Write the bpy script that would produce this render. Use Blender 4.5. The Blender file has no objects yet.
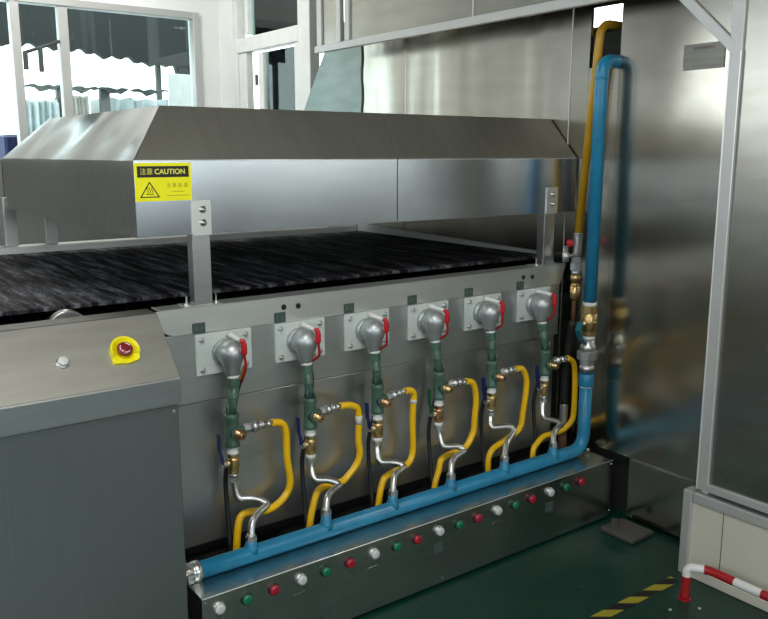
import bpy, bmesh, math, random
from mathutils import Vector, Matrix
random.seed(7)
PI = math.pi
COL = bpy.context.scene.collection
SC = bpy.context.scene

# ------------------------------------------------------------------ materials
MATS = {}
def new_mat(name):
    m = bpy.data.materials.new(name); m.use_nodes = True
    nt = m.node_tree
    b = nt.nodes['Principled BSDF']
    MATS[name] = m
    return m, nt, b
def N(nt, kind, **kw):
    n = nt.nodes.new(kind)
    for k, v in kw.items(): setattr(n, k, v)
    return n
def tex(nt, scale, detail=3.0, stretch=(1, 1, 1), rough=.5, dist=0.0):
    tc = N(nt, 'ShaderNodeTexCoord'); mp = N(nt, 'ShaderNodeMapping'); mp.inputs['Scale'].default_value = stretch
    nz = N(nt, 'ShaderNodeTexNoise'); nz.inputs['Scale'].default_value = scale
    nz.inputs['Detail'].default_value = detail; nz.inputs['Roughness'].default_value = rough
    nz.inputs['Distortion'].default_value = dist
    nt.links.new(tc.outputs['Object'], mp.inputs['Vector']); nt.links.new(mp.outputs['Vector'], nz.inputs['Vector'])
    return nz
def ramp(nt, src, stops):
    r = N(nt, 'ShaderNodeValToRGB')
    els = r.color_ramp.elements
    while len(els) < len(stops): els.new(0.5)
    for e, (p, c) in zip(els, stops):
        e.position = p; e.color = (c[0], c[1], c[2], 1) if hasattr(c, '__len__') else (c, c, c, 1)
    nt.links.new(src, r.inputs['Fac'])
    return r
def steel(name, col=(.6, .6, .58), rough=.28, brush=(1, 1, 12), warp=0.0, wscale=1.3, wstretch=(1, 1, 1), rvar=.03, bstr=.0, spec_var=.03, metal=1.0):
    m, nt, b = new_mat(name)
    b.inputs['Metallic'].default_value = metal
    n1 = tex(nt, 4.0, 3, brush, .5)
    c0 = tuple(max(0, c - spec_var) for c in col); c1 = tuple(min(1, c + spec_var) for c in col)
    r1 = ramp(nt, n1.outputs['Fac'], [(.2, c0), (.8, c1)]); r1.color_ramp.interpolation = 'EASE'
    nt.links.new(r1.outputs['Color'], b.inputs['Base Color'])
    n2 = tex(nt, 2.5, 2, (1, 1, 1), .5)
    r2 = ramp(nt, n2.outputs['Fac'], [(.15, rough - rvar), (.85, rough + rvar)]); r2.color_ramp.interpolation = 'EASE'
    nt.links.new(r2.outputs['Color'], b.inputs['Roughness'])
    if warp > 0:
        n4 = tex(nt, wscale, 1, wstretch, .4)
        b2 = N(nt, 'ShaderNodeBump'); b2.inputs['Strength'].default_value = 1.0; b2.inputs['Distance'].default_value = warp
        nt.links.new(n4.outputs['Fac'], b2.inputs['Height'])
        nt.links.new(b2.outputs['Normal'], b.inputs['Normal'])
    return m
def paint(name, col, rough=.45, var=.08, metal=0.0, nscale=9, bump=.0, coat=0.0):
    m, nt, b = new_mat(name)
    n1 = tex(nt, nscale, 4, (1, 1, 1), .6)
    c0 = tuple(c * (1 - var) for c in col); c1 = tuple(min(1, c * (1 + var)) for c in col)
    r1 = ramp(nt, n1.outputs['Fac'], [(.3, c0), (.7, c1)])
    nt.links.new(r1.outputs['Color'], b.inputs['Base Color'])
    b.inputs['Roughness'].default_value = rough; b.inputs['Metallic'].default_value = metal
    if coat: b.inputs['Coat Weight'].default_value = coat
    if bump:
        n2 = tex(nt, nscale * 8, 3)
        bp = N(nt, 'ShaderNodeBump'); bp.inputs['Strength'].default_value = bump; bp.inputs['Distance'].default_value = .003
        nt.links.new(n2.outputs['Fac'], bp.inputs['Height']); nt.links.new(bp.outputs['Normal'], b.inputs['Normal'])
    return m

S_hood = steel('hood_steel', (.74, .80, .87), .22, (1, 1, 6), warp=.010, wscale=1.1)
S_slant = steel('hood_slope_steel', (.66, .65, .585), .42, (6, 1, 1), warp=.004)
S_body = steel('body_steel', (.74, .76, .73), .42, (1, 6, 6), warp=.004, wscale=1.6, metal=.9)
S_low = steel('lower_panel_steel', (.56, .58, .58), .34, (4, 1, 1), warp=.010, wscale=2.0, metal=.95)
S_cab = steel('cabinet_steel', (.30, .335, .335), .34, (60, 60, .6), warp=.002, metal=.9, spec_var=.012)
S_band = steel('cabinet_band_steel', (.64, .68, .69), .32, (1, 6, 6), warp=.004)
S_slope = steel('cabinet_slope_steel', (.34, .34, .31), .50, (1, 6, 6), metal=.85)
S_box = steel('control_box_steel', (.50, .54, .52), .27, (1, 6, 6), warp=.006, wscale=2.2)
S_wall = steel('housing_steel', (.45, .43, .37), .20, (1, 1, 2), warp=.030, wscale=1.1, wstretch=(1, 1.2, .9), spec_var=.05)
S_wall2 = steel('housing_band_steel', (.50, .475, .415), .22, (1, 1, 4), warp=.03, wscale=1.3, wstretch=(1, 3.0, .3))
S_teal = steel('end_panel_steel', (.20, .235, .22), .40, (1, 1, 4), warp=.03, wscale=.9)
S_part = steel('partition_steel', (.36, .35, .31), .26, (1, 1, 4), warp=.02, wscale=1.0)
S_pol = steel('polished_steel', (.66, .67, .66), .30)
S_up = steel('upper_panel_steel', (.55, .58, .57), .38, (1, 6, 6), warp=.006, wscale=1.6, metal=.92)
S_side = steel('hood_side_shaded_steel', (.34, .36, .35), .20, (1, 6, 6), warp=.02, wscale=1.4)  # hood steel darkened; the left face's dim reflections are in the colour
S_sl = steel('hood_left_slope_shaded_steel', (.22, .23, .22), .16, (1, 1, 3), warp=.05, wscale=1.8)  # same hood steel, dark reflection put into the colour
P_topdark = paint('dark_olive_reflection', (.07, .07, .055), .5, .1)  # dark reflection on the cabinet's steel top, put in as colour
S_nut = steel('fitting_steel', (.62, .63, .62), .38)
S_galv = steel('galvanized_cast', (.50, .54, .55), .45, metal=.8, spec_var=.05)
S_plate = steel('zinc_plate', (.66, .72, .69), .55, metal=.3)
S_edge = steel('bright_edge', (.85, .86, .85), .35, metal=.55)  # pale steel; on thin beads it paints edge highlights
S_alu = paint('aluminium_frame', (.50, .51, .50), .40, .04, metal=.4)
P_darkwall = paint('dark_reflected_wall', (.10, .11, .105), .7, .1, nscale=2)  # unseen walls darkened so the steel reflects a dark tone
S_brass = steel('brass', (.62, .45, .20), .34)
S_copper = steel('copper_brass', (.62, .36, .20), .30)
S_rust = paint('rusty_iron', (.16, .075, .03), .7, .4, bump=.3, nscale=20)
P_green = paint('green_pipe_paint', (.060, .125, .095), .34, .25, bump=.15, nscale=25)
P_blue = paint('blue_pipe_paint', (.015, .20, .36), .36, .16, bump=.12, nscale=14)
P_yhose = paint('yellow_hose', (.95, .56, .005), .34, .06, coat=.2)
P_ypipe = paint('yellow_pipe_paint', (.52, .29, .012), .42, .14)
P_red = paint('red_paint', (.34, .008, .012), .4, .08)
P_rubberred = paint('red_rubber', (.55, .012, .02), .4, .08)
P_white = paint('white_paint', (.68, .69, .67), .45, .06)
P_tape = paint('white_thread_tape', (.72, .72, .70), .6, .08, bump=.3, nscale=40)
P_black = paint('black_rubber', (.012, .012, .013), .45, .1)
P_dark = paint('void_shade_paint', (.012, .013, .014), .8, .1)  # near-black; puts shade into gaps, bores and recesses as colour
P_bluehandle = paint('blue_handle_vinyl', (.006, .014, .12), .4, .1)
P_greenhandle = paint('green_handle_vinyl', (.008, .10, .04), .4, .1)
P_tealhandle = paint('teal_handle_paint', (.01, .12, .16), .4, .1)
P_yellow = paint('yellow_plastic', (1.0, .88, .01), .35, .03, coat=.3)
P_sign = paint('yellow_vinyl', (1.0, .95, .0), .45, .02)
P_ink = paint('black_ink', (.012, .011, .008), .5, .05)
P_signtxt = paint('yellow_ink', (.86, .80, .12), .5, .02)
P_greyink = paint('faded_ink', (.42, .38, .03), .6, .05)
P_knob = paint('red_button_plastic', (.22, .012, .02), .3, .05, coat=.3)
P_lwhite = paint('white_lens', (.62, .64, .63), .3, .03, coat=.3)
P_lgreen = paint('green_lens', (.008, .17, .085), .3, .05, coat=.3)
P_lred = paint('red_lens', (.38, .012, .03), .3, .05, coat=.3)
P_plate = paint('green_grey_tag', (.055, .085, .075), .45, .12)
P_tagink = paint('pale_tag_ink', (.17, .21, .20), .5, .05)
P_redink = paint('red_ink', (.20, .035, .035), .5, .1)
P_name = steel('nameplate_metal', (.20, .20, .175), .42)
P_beige = paint('beige_panel', (.56, .54, .46), .6, .05, nscale=3)
P_wallw = paint('white_wall', (.78, .80, .79), .6, .04, nscale=2)
P_wallg = paint('grey_beige_wall', (.34, .335, .30), .6, .06, nscale=2)
P_ceil = paint('ceiling_grey', (.26, .25, .225), .8, .06, nscale=2)
P_conc = paint('concrete', (.45, .45, .43), .8, .1, nscale=2)
P_canopy = paint('dark_canopy', (.010, .014, .013), .7, .3, nscale=2)
P_sheet = paint('pale_plastic_sheet', (.45, .52, .53), .35, .2, nscale=4)
P_darkpost = paint('dark_post', (.05, .06, .06), .6, .2)
P_bluecloth = paint('navy_cloth', (.01, .02, .09), .8, .2)
P_caulk = paint('grey_caulk', (.10, .10, .09), .8, .1)
P_foot = paint('dusty_foot_metal', (.075, .07, .065), .6, .2)

def floor_mat():
    m, nt, b = new_mat('green_epoxy_floor')
    n1 = tex(nt, 2.2, 6, (1, 1, 1), .65)
    r1 = ramp(nt, n1.outputs['Fac'], [(.3, (.0015, .027, .018)), (.7, (.003, .042, .028))])
    nt.links.new(r1.outputs['Color'], b.inputs['Base Color'])
    n2 = tex(nt, 6, 5)
    r2 = ramp(nt, n2.outputs['Fac'], [(.3, .26), (.7, .46)])
    nt.links.new(r2.outputs['Color'], b.inputs['Roughness'])
    n3 = tex(nt, 60, 3)
    bp = N(nt, 'ShaderNodeBump'); bp.inputs['Strength'].default_value = .10; bp.inputs['Distance'].default_value = .002
    nt.links.new(n3.outputs['Fac'], bp.inputs['Height']); nt.links.new(bp.outputs['Normal'], b.inputs['Normal'])
    return m
M_floor = floor_mat()
def belt_mat():
    m, nt, b = new_mat('black_mesh_belt')
    n1 = tex(nt, 7, 5, (3.6, .36, 1), .70, .15)
    r1 = ramp(nt, n1.outputs['Fac'], [(.43, (.006, .006, .008)), (.53, (.070, .072, .085)), (.68, (.27, .28, .31))])
    n0 = tex(nt, 120, 2, (1, .25, 1), .6)
    r0 = ramp(nt, n0.outputs['Fac'], [(.35, .35), (.65, 1.0)])
    mx = N(nt, 'ShaderNodeMixRGB', blend_type='MULTIPLY'); mx.inputs['Fac'].default_value = 1
    nt.links.new(r1.outputs['Color'], mx.inputs['Color1']); nt.links.new(r0.outputs['Color'], mx.inputs['Color2'])
    nt.links.new(mx.outputs['Color'], b.inputs['Base Color'])
    b.inputs['Roughness'].default_value = .75
    b.inputs['Specular IOR Level'].default_value = .12
    bp = N(nt, 'ShaderNodeBump'); bp.inputs['Strength'].default_value = .4; bp.inputs['Distance'].default_value = .004
    nt.links.new(n1.outputs['Fac'], bp.inputs['Height']); nt.links.new(bp.outputs['Normal'], b.inputs['Normal'])
    return m
M_belt = belt_mat()
def hazard_mat():
    m, nt, b = new_mat('hazard_stripes')
    tc = N(nt, 'ShaderNodeTexCoord'); sp = N(nt, 'ShaderNodeSeparateXYZ')
    nt.links.new(tc.outputs['Object'], sp.inputs[0])
    a = N(nt, 'ShaderNodeMath', operation='MULTIPLY'); a.inputs[1].default_value = -0.45
    nt.links.new(sp.outputs['Y'], a.inputs[0])
    s = N(nt, 'ShaderNodeMath', operation='ADD'); nt.links.new(sp.outputs['X'], s.inputs[0]); nt.links.new(a.outputs[0], s.inputs[1])
    d = N(nt, 'ShaderNodeMath', operation='DIVIDE'); d.inputs[1].default_value = .152; nt.links.new(s.outputs[0], d.inputs[0])
    f = N(nt, 'ShaderNodeMath', operation='FRACT'); nt.links.new(d.outputs[0], f.inputs[0])
    r = ramp(nt, f.outputs[0], [(0, (.30, .27, .02)), (.5, (.008, .008, .008))]); r.color_ramp.interpolation = 'CONSTANT'
    nt.links.new(r.outputs['Color'], b.inputs['Base Color']); b.inputs['Roughness'].default_value = .5
    a.inputs[1].default_value = 1.333
    o2 = N(nt, 'ShaderNodeMath', operation='SUBTRACT'); o2.inputs[1].default_value = .124
    nt.links.new(s.outputs[0], o2.inputs[0]); nt.links.new(o2.outputs[0], d.inputs[0])
    return m
M_hazard = hazard_mat()
def glass_mat():
    m, nt, b = new_mat('window_glass')
    nt.nodes.remove(b)
    out = nt.nodes['Material Output']
    t = N(nt, 'ShaderNodeBsdfTransparent'); t.inputs[0].default_value = (.86, .92, .91, 1)
    g = N(nt, 'ShaderNodeBsdfGlossy'); g.inputs['Roughness'].default_value = .02; g.inputs[0].default_value = (.9, .95, .95, 1)
    fr = N(nt, 'ShaderNodeFresnel'); fr.inputs[0].default_value = 1.45
    mx = N(nt, 'ShaderNodeMixShader')
    nt.links.new(fr.outputs[0], mx.inputs[0]); nt.links.new(t.outputs[0], mx.inputs[1]); nt.links.new(g.outputs[0], mx.inputs[2])
    nt.links.new(mx.outputs[0], out.inputs['Surface'])
    return m
M_glass = glass_mat()

# ------------------------------------------------------------------ mesh helpers
def box(bm, x0, x1, y0, y1, z0, z1, b=0.0, seg=1):
    r = bmesh.ops.create_cube(bm, size=1.0)
    vs = r['verts']
    for v in vs:
        v.co = Vector(((x0 + x1) / 2 + v.co.x * (x1 - x0), (y0 + y1) / 2 + v.co.y * (y1 - y0), (z0 + z1) / 2 + v.co.z * (z1 - z0)))
    if b > 0:
        es = list({e for v in vs for e in v.link_edges})
        bmesh.ops.bevel(bm, geom=es, offset=b, segments=seg, affect='EDGES', profile=.5)
    return bm
def poly_prism(bm, pts, depth_vec, b=0.0):
    """closed 3D polygon extruded along a vector"""
    n = len(pts); d = Vector(depth_vec)
    a = [bm.verts.new(Vector(p)) for p in pts]; c = [bm.verts.new(Vector(p) + d) for p in pts]
    fs = [bm.faces.new(a), bm.faces.new(list(reversed(c)))]
    for i in range(n):
        fs.append(bm.faces.new([a[(i + 1) % n], a[i], c[i], c[(i + 1) % n]]))
    bmesh.ops.recalc_face_normals(bm, faces=fs)
    if b > 0:
        es = list({e for f in fs for e in f.edges})
        bmesh.ops.bevel(bm, geom=es, offset=b, segments=1, affect='EDGES')
def frame_for(d):
    d = d.normalized()
    u = Vector((0, 0, 1)) if abs(d.z) < .9 else Vector((1, 0, 0))
    a = d.cross(u).normalized(); b = d.cross(a).normalized()
    return a, b
def lathe(bm, p, d, prof, n=20, caps=True, smooth=True, phase=0.0):
    """prof: list of (t, r) along direction d from p"""
    p = Vector(p); d = Vector(d).normalized(); a, b = frame_for(d)
    rings = []
    for t, r in prof:
        rings.append([bm.verts.new(p + d * t + (a * math.cos(2 * PI * k / n + phase) + b * math.sin(2 * PI * k / n + phase)) * r) for k in range(n)])
    fs = []
    for r0, r1 in zip(rings, rings[1:]):
        for k in range(n):
            f = bm.faces.new([r0[k], r0[(k + 1) % n], r1[(k + 1) % n], r1[k]]); f.smooth = smooth and n > 8; fs.append(f)
    if caps:
        fs.append(bm.faces.new(rings[0])); fs.append(bm.faces.new(list(reversed(rings[-1]))))
    bmesh.ops.recalc_face_normals(bm, faces=fs)
def crom(pts, k=8):
    pts = [Vector(p) for p in pts]; out = []
    P = [pts[0] * 2 - pts[1]] + pts + [pts[-1] * 2 - pts[-2]]
    for i in range(1, len(P) - 2):
        p0, p1, p2, p3 = P[i - 1:i + 3]
        for s in range(k):
            t = s / k
            out.append(.5 * ((2 * p1) + (-p0 + p2) * t + (2 * p0 - 5 * p1 + 4 * p2 - p3) * t * t + (-p0 + 3 * p1 - 3 * p2 + p3) * t ** 3))
    out.append(pts[-1]); return out
def fillet(pts, r, k=7):
    pts = [Vector(p) for p in pts]; out = [pts[0]]
    for a, b, c in zip(pts, pts[1:], pts[2:]):
        u = (a - b); v = (c - b); rr = min(r, u.length * .49, v.length * .49)
        p = b + u.normalized() * rr; q = b + v.normalized() * rr
        for s in range(k + 1):
            t = s / k; out.append(p * (1 - t) ** 2 + b * 2 * t * (1 - t) + q * t * t)
    out.append(pts[-1]); return out
def tube(bm, pts, r, n=14, caps=True, mat_fn=None):
    pts = [Vector(p) for p in pts]
    rs = r if isinstance(r, (list, tuple)) else [r] * len(pts)
    t0 = (pts[1] - pts[0]).normalized(); a, b = frame_for(t0); rings = []; prev = t0
    for i, p in enumerate(pts):
        t = (pts[min(i + 1, len(pts) - 1)] - pts[max(i - 1, 0)]).normalized()
        q = prev.rotation_difference(t); a = (q @ a).normalized(); a = (a - t * a.dot(t)).normalized(); b = t.cross(a); prev = t
        rings.append([bm.verts.new(p + (a * math.cos(2 * PI * k / n) + b * math.sin(2 * PI * k / n)) * rs[i]) for k in range(n)])
    fs = []
    for i, (r0, r1) in enumerate(zip(rings, rings[1:])):
        for k in range(n):
            f = bm.faces.new([r0[k], r0[(k + 1) % n], r1[(k + 1) % n], r1[k]]); f.smooth = True
            if mat_fn: f.material_index = mat_fn(i)
            fs.append(f)
    if caps:
        f1 = bm.faces.new(rings[0]); f2 = bm.faces.new(list(reversed(rings[-1]))); fs += [f1, f2]
        if mat_fn: f2.material_index = mat_fn(len(rings) - 2)
    bmesh.ops.recalc_face_normals(bm, faces=fs)
def sphere(bm, c, r, sx=1, sy=1, sz=1, u=18, v=12):
    res = bmesh.ops.create_uvsphere(bm, u_segments=u, v_segments=v, radius=r)
    for w in res['verts']:
        w.co = Vector((w.co.x * sx + c[0], w.co.y * sy + c[1], w.co.z * sz + c[2]))
        for f in w.link_faces: f.smooth = True
def obj(name, bm, mat, parent=None, label=None):
    me = bpy.data.meshes.new(name); bm.to_mesh(me); bm.free()
    for m in (mat if isinstance(mat, (list, tuple)) else [mat]): me.materials.append(m)
    o = bpy.data.objects.new(name, me); COL.objects.link(o)
    if parent is not None:
        o.parent = parent
        # geometry is written in world metres: undo the parent's place
        w = parent.matrix_world.copy() if parent.parent is None else parent.parent.matrix_world.copy()
        root = parent
        while root.parent is not None: root = root.parent
        if parent.parent is None: o.location = -Vector(root.location)
    if label: o['label'] = label
    return o
def BM(): return bmesh.new()
def mk(name, mat, parent, fn, label=None):
    bm = BM(); fn(bm); return obj(name, bm, mat, parent, label)
def thing(name, label, cat, loc, group=None):
    o = bpy.data.objects.new(name, None); COL.objects.link(o); o.location = loc; o.empty_display_size = .05
    o['label'] = label; o['category'] = cat
    if group: o['group'] = group
    return o
def tag(o, label, cat, group=None, kind=None):
    o['label'] = label; o['category'] = cat
    if group: o['group'] = group
    if kind: o['kind'] = kind
    return o
def struct(name, mat, fn, label=None):
    o = mk(name, mat, None, fn, label); o['kind'] = 'structure'; return o
def text(name, s, size, mat, parent, M, extrude=.0004, align='CENTER', bold=0.0):
    """real lettering: font curve turned into a mesh, placed by matrix M (world)"""
    cu = bpy.data.curves.new(name, 'FONT'); cu.body = s; cu.size = size; cu.extrude = extrude; cu.align_x = align; cu.align_y = 'CENTER'
    cu.offset = bold
    t = bpy.data.objects.new(name, cu); COL.objects.link(t)
    bpy.context.view_layer.update()
    dg = bpy.context.evaluated_depsgraph_get()
    me = bpy.data.meshes.new_from_object(t.evaluated_get(dg))
    bpy.data.objects.remove(t); bpy.data.curves.remove(cu)
    me.transform(M); me.name = name
    me.materials.clear(); me.materials.append(mat)
    o = bpy.data.objects.new(name, me); COL.objects.link(o); o.parent = parent
    if parent is not None and parent.parent is None: o.location = -Vector(parent.location)
    return o
# text facing -Y: local x->+X, local y->+Z ; facing -X: local x->-Y, local y->+Z
def face_y(x, y, z): return Matrix(((1, 0, 0, x), (0, 0, -1, y), (0, 1, 0, z), (0, 0, 0, 1)))
def face_x(x, y, z): return Matrix(((0, 0, -1, x), (-1, 0, 0, y), (0, 1, 0, z), (0, 0, 0, 1)))
def bolt_y(bm, x, y, z, r=.008, h=.007, n=6, proud=.006):
    """hex bolt head standing out of a face that looks to -Y"""
    lathe(bm, (x, y, z), (0, -1, 0), [(0, r * 1.35), (.0015, r * 1.35)], 16)
    lathe(bm, (x, y - .0015, z), (0, -1, 0), [(0, r), (h, r)], n, smooth=False)
    if proud: lathe(bm, (x, y - h, z), (0, -1, 0), [(0, r * .55), (proud, r * .55)], 10)

W = 2.985      # face of the oven housing beyond the burners
# ------------------------------------------------------------------ setting
struct('floor', M_floor, lambda b: box(b, -3.2, 6.2, -3.2, 6.7, -.1, 0))
struct('ceiling', P_ceil, lambda b: box(b, -3.2, 6.2, -3.2, 6.7, 3.6, 3.7))
def wl(b):   # left wall, long window band
    box(b, -3.2, -3.0, -3.2, 6.7, 0, 1.75); box(b, -3.2, -3.0, -3.2, 6.7, 3.0, 3.6)
    box(b, -3.2, -3.0, -3.2, -1.5, 1.75, 3.0); box(b, -3.2, -3.0, 5.9, 6.7, 1.75, 3.0); box(b, -3.2, -3.0, 2.1, 2.4, 1.75, 3.0)
struct('wall_left', P_darkwall, wl)
def wf(b):
    box(b, -3.0, 6.2, -3.2, -3.0, 0, 1.5); box(b, -3.0, 6.2, -3.2, -3.0, 2.9, 3.6)
    box(b, -3.0, -1.8, -3.2, -3.0, 1.5, 2.9); box(b, 2.72, 6.2, -3.2, -3.0, 1.5, 2.9)
struct('wall_front', P_darkwall, wf)
struct('wall_right', P_wallg, lambda b: (box(b, 6.0, 6.2, -3.0, 6.5, 0, 2.3), box(b, 6.0, 6.2, -3.0, 6.5, 3.3, 3.6), box(b, 6.0, 6.2, -3.0, 3.3, 2.3, 3.3), box(b, 6.0, 6.2, 5.9, 6.5, 2.3, 3.3)))
def wb(b):
    box(b, -3.0, 3.3, 6.5, 6.7, 2.74, 3.6)
    box(b, 2.94, 3.3, 6.5, 6.7, 1.45, 2.74)
    box(b, -3.0, 1.05, 6.5, 6.7, 1.45, 2.74)
struct('wall_back', P_wallw, wb)
struct('wall_back_lower', P_darkwall, lambda b: box(b, -3.0, 3.3, 6.5, 6.7, 0, 1.45))  # dark tone added for the reflection in the hood's left face
def wb2(b):   # wall with glazed door frame, running towards the viewer
    box(b, 3.12, 3.20, 6.19, 6.5, 0, 3.6)
    box(b, 3.12, 3.20, 4.95, 6.19, 3.0, 3.6)
struct('wall_door_side', P_wallw, wb2)
struct('wall_far_right', P_wallw, lambda b: (box(b, 3.3, 6.0, 6.5, 6.7, 0, .9), box(b, 3.3, 6.0, 6.5, 6.7, 3.54, 3.6), box(b, 5.9, 6.0, 6.5, 6.7, .9, 3.54)))

def window1(o_name):
    t = bpy.data.objects.new('window_1', None); COL.objects.link(t); t['kind'] = 'structure'; t.location = (0, 6.5, 1.45)
    def fr(b):
        box(b, 1.505, 1.565, 6.47, 6.56, 1.45, 2.74, .004)
        box(b, 1.835, 1.905, 6.48, 6.55, 1.45, 2.74, .004)
        box(b, 2.885, 2.94, 6.47, 6.56, 1.45, 2.76, .004)
        box(b, 1.0, 2.885, 6.47, 6.56, 2.705, 2.76, .004)
        box(b, 1.0, 2.94, 6.47, 6.56, 1.44, 1.49, .004)
        box(b, 1.0, 1.06, 6.47, 6.56, 1.45, 2.74, .004)
    mk('window_frame', S_alu, t, fr)
    def stay(b): box(b, 1.57, 1.835, 6.49, 6.51, 2.375, 2.40, .002)
    bm = BM(); tube(bm, [(1.572, 6.47, 2.355), (1.832, 6.47, 2.455)], .012, 8); box(bm, 1.57, 1.60, 6.455, 6.485, 2.24, 2.36, .002); box(bm, 1.675, 1.705, 6.455, 6.485, 2.23, 2.40, .002)
    obj('window_stay', bm, P_darkpost, t)
    mk('window_pane', M_glass, t, lambda b: box(b, 1.565, 1.835, 6.515, 6.519, 1.49, 2.705))
    mk('window_pane', M_glass, t, lambda b: box(b, 1.905, 2.885, 6.515, 6.519, 1.49, 2.705))
    mk('window_pane', M_glass, t, lambda b: box(b, 1.06, 1.505, 6.515, 6.519, 1.49, 2.705))
window1('w')
def window2():
    t = bpy.data.objects.new('door_1', None); COL.objects.link(t); t['kind'] = 'structure'; t.location = (3.12, 5.6, 0)
    def fr(b):
        box(b, 3.09, 3.17, 6.12, 6.19, 0, 3.0, .004)       # far jamb
        box(b, 3.09, 3.17, 5.93, 5.98, 2.55, 3.0, .004)
        box(b, 3.09, 3.17, 5.03, 5.19, 0, 3.0, .004)       # near jamb
        box(b, 3.09, 3.17, 5.19, 6.12, 2.42, 2.53, .004)   # transom
        box(b, 3.09, 3.17, 5.19, 6.12, 2.95, 3.0, .004)
        box(b, 3.10, 3.16, 5.99, 6.12, 0, 2.42, .004)
        box(b, 3.10, 3.16, 5.19, 5.26, 0, 2.42, .004)
        box(b, 3.10, 3.16, 5.72, 5.80, 0, 2.40, .004)
    mk('door_frame', P_white, t, fr)
    mk('glass_pane', M_glass, t, lambda b: box(b, 3.125, 3.13, 5.19, 5.93, 2.53, 2.95))
    mk('glass_pane', M_glass, t, lambda b: box(b, 3.125, 3.13, 5.26, 5.72, .1, 2.40))
    mk('hinge', P_darkpost, t, lambda b: (box(b, 3.085, 3.10, 5.80, 5.83, 2.16, 2.24), box(b, 3.085, 3.10, 5.80, 5.83, 1.3, 1.95)))
window2()
def steeldoorback(b):
    box(b, 3.6, 3.65, 4.9, 6.3, 1.45, 2.33, .004)
tag(mk('steel_cabinet', S_edge, None, lambda b: box(b, 3.62, 4.3, 5.0, 6.2, 0, 2.28, .01)), 'crinkled reflective steel cabinet seen through the lower pane of the far glazed door', 'cabinet')

# outside, behind the back window
struct('ground', P_conc, lambda b: box(b, -6, 9, 6.7, 16, -.15, -.05))
def canopy(b):
    n = 60; x0, x1 = 1.3, 3.92; y = 8.6
    top = 4.0
    vs = []
    for i in range(n + 1):
        x = x0 + (x1 - x0) * i / n
        s = .02 * math.sin(i * 1.7) + .014 * math.sin(i * .63 + 1) 
        zz = 2.66 - .10 * max(0, (x - 2.4)) + s
        if x > 3.62: zz -= .10
        vs.append((x, zz))
    ring = [(x, y, z) for x, z in vs] + [(x1, y, top), (x0, y, top)]
    poly_prism(b, ring, (0, .08, 0))
    box(b, x0, x1, y + .08, y + 2.5, 3.9, 4.0)
t = thing('awning', 'dark green canopy with a wavy lower edge hanging outside the back window', 'awning', (2.9, 8.6, -.05))
mk('canopy_cloth', P_canopy, t, canopy)
for px in (1.34, 3.44, 3.85):
    mk('support_pole', P_darkpost, t, lambda b: box(b, px, px + .05, 8.70, 8.75, -.05, 3.9))
def sheetcover(name, label, x0, x1, y, z1, mat, cat='cover'):
    def f(b):
        n = 26; front = []
        for i in range(n + 1):
            u = i / n; x = x0 + (x1 - x0) * u
            front.append((x, y + .03 * math.sin(i * 1.3) + .02 * math.sin(i * .5), z1 + .012 * math.sin(i * .9)))
        rows = [[b.verts.new((p[0], p[1] + .02 * math.sin(k * 2 + p[0] * 9), -.05 + (p[2] + .05) * k / 5)) for p in front] for k in range(6)]
        rows.append([b.verts.new((p[0], p[1] + .5, p[2])) for p in front])
        rows.append([b.verts.new((p[0], p[1] + .5, -.05)) for p in front])
        for r0, r1 in zip(rows, rows[1:]):
            for i in range(n):
                fc = b.faces.new([r0[i], r0[i + 1], r1[i + 1], r1[i]]); fc.smooth = True
        b.faces.new([r[0] for r in rows]); b.faces.new([r[-1] for r in reversed(rows)])
        bmesh.ops.recalc_face_normals(b, faces=b.faces[:])
    tag(mk(name, mat, None, f), label, cat)
sheetcover('plastic_sheet_cover', 'pale plastic sheet draped over goods outside the back window, widest one', 2.75, 3.45, 8.3, 2.18, P_sheet)
sheetcover('plastic_sheet_cover', 'pale bluish sheet hanging outside at the left end of the back window', 1.95, 2.25, 8.1, 2.12, P_sheet)
sheetcover('plastic_sheet_cover', 'dull plastic sheet outside beside the dark post in the middle of the back window', 2.45, 2.66, 8.5, 2.20, P_wallg)
def valance(b):
    n = 40; pts = []
    for i in range(n + 1):
        x = 1.9 + 1.7 * i / n; pts.append((x, 8.2, 2.235 + .012 * math.sin(i * 2.1) + .02 * math.sin(i * .8)))
    for i in range(n, -1, -1):
        x = 1.9 + 1.7 * i / n; pts.append((x, 8.2, 2.27 + .01 * math.sin(i * 1.9 + 1)))
    poly_prism(b, pts, (0, .03, 0))
tag(mk('scalloped_valance', P_darkpost, None, valance), 'thin dark scalloped strip running across the view outside the back window', 'valance')
for px, pw, lab in ((2.27, .12, 'dark post outside left of the middle of the back window'), (2.68, .09, 'dark post outside beside the widest pale sheet')):
    tag(mk('outdoor_post', P_darkpost, None, lambda b: box(b, px, px + pw, 8.22, 8.30, -.05, 2.28, .01)), lab, 'post')
tag(mk('blue_crate', P_bluecloth, None, lambda b: box(b, 1.60, 1.95, 7.4, 7.8, -.05, 1.80, .02)), 'navy blue stack outside the left bottom corner of the back window', 'crate')
tag(mk('white_board', P_white, None, lambda b: (box(b, 3.28, 3.72, 8.0, 8.04, 2.02, 2.42, .004), box(b, 3.30, 3.34, 8.01, 8.05, -.05, 2.03), box(b, 3.66, 3.70, 8.01, 8.05, -.05, 2.03))), 'plain white board outside at the right end of the back window', 'board')

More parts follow.
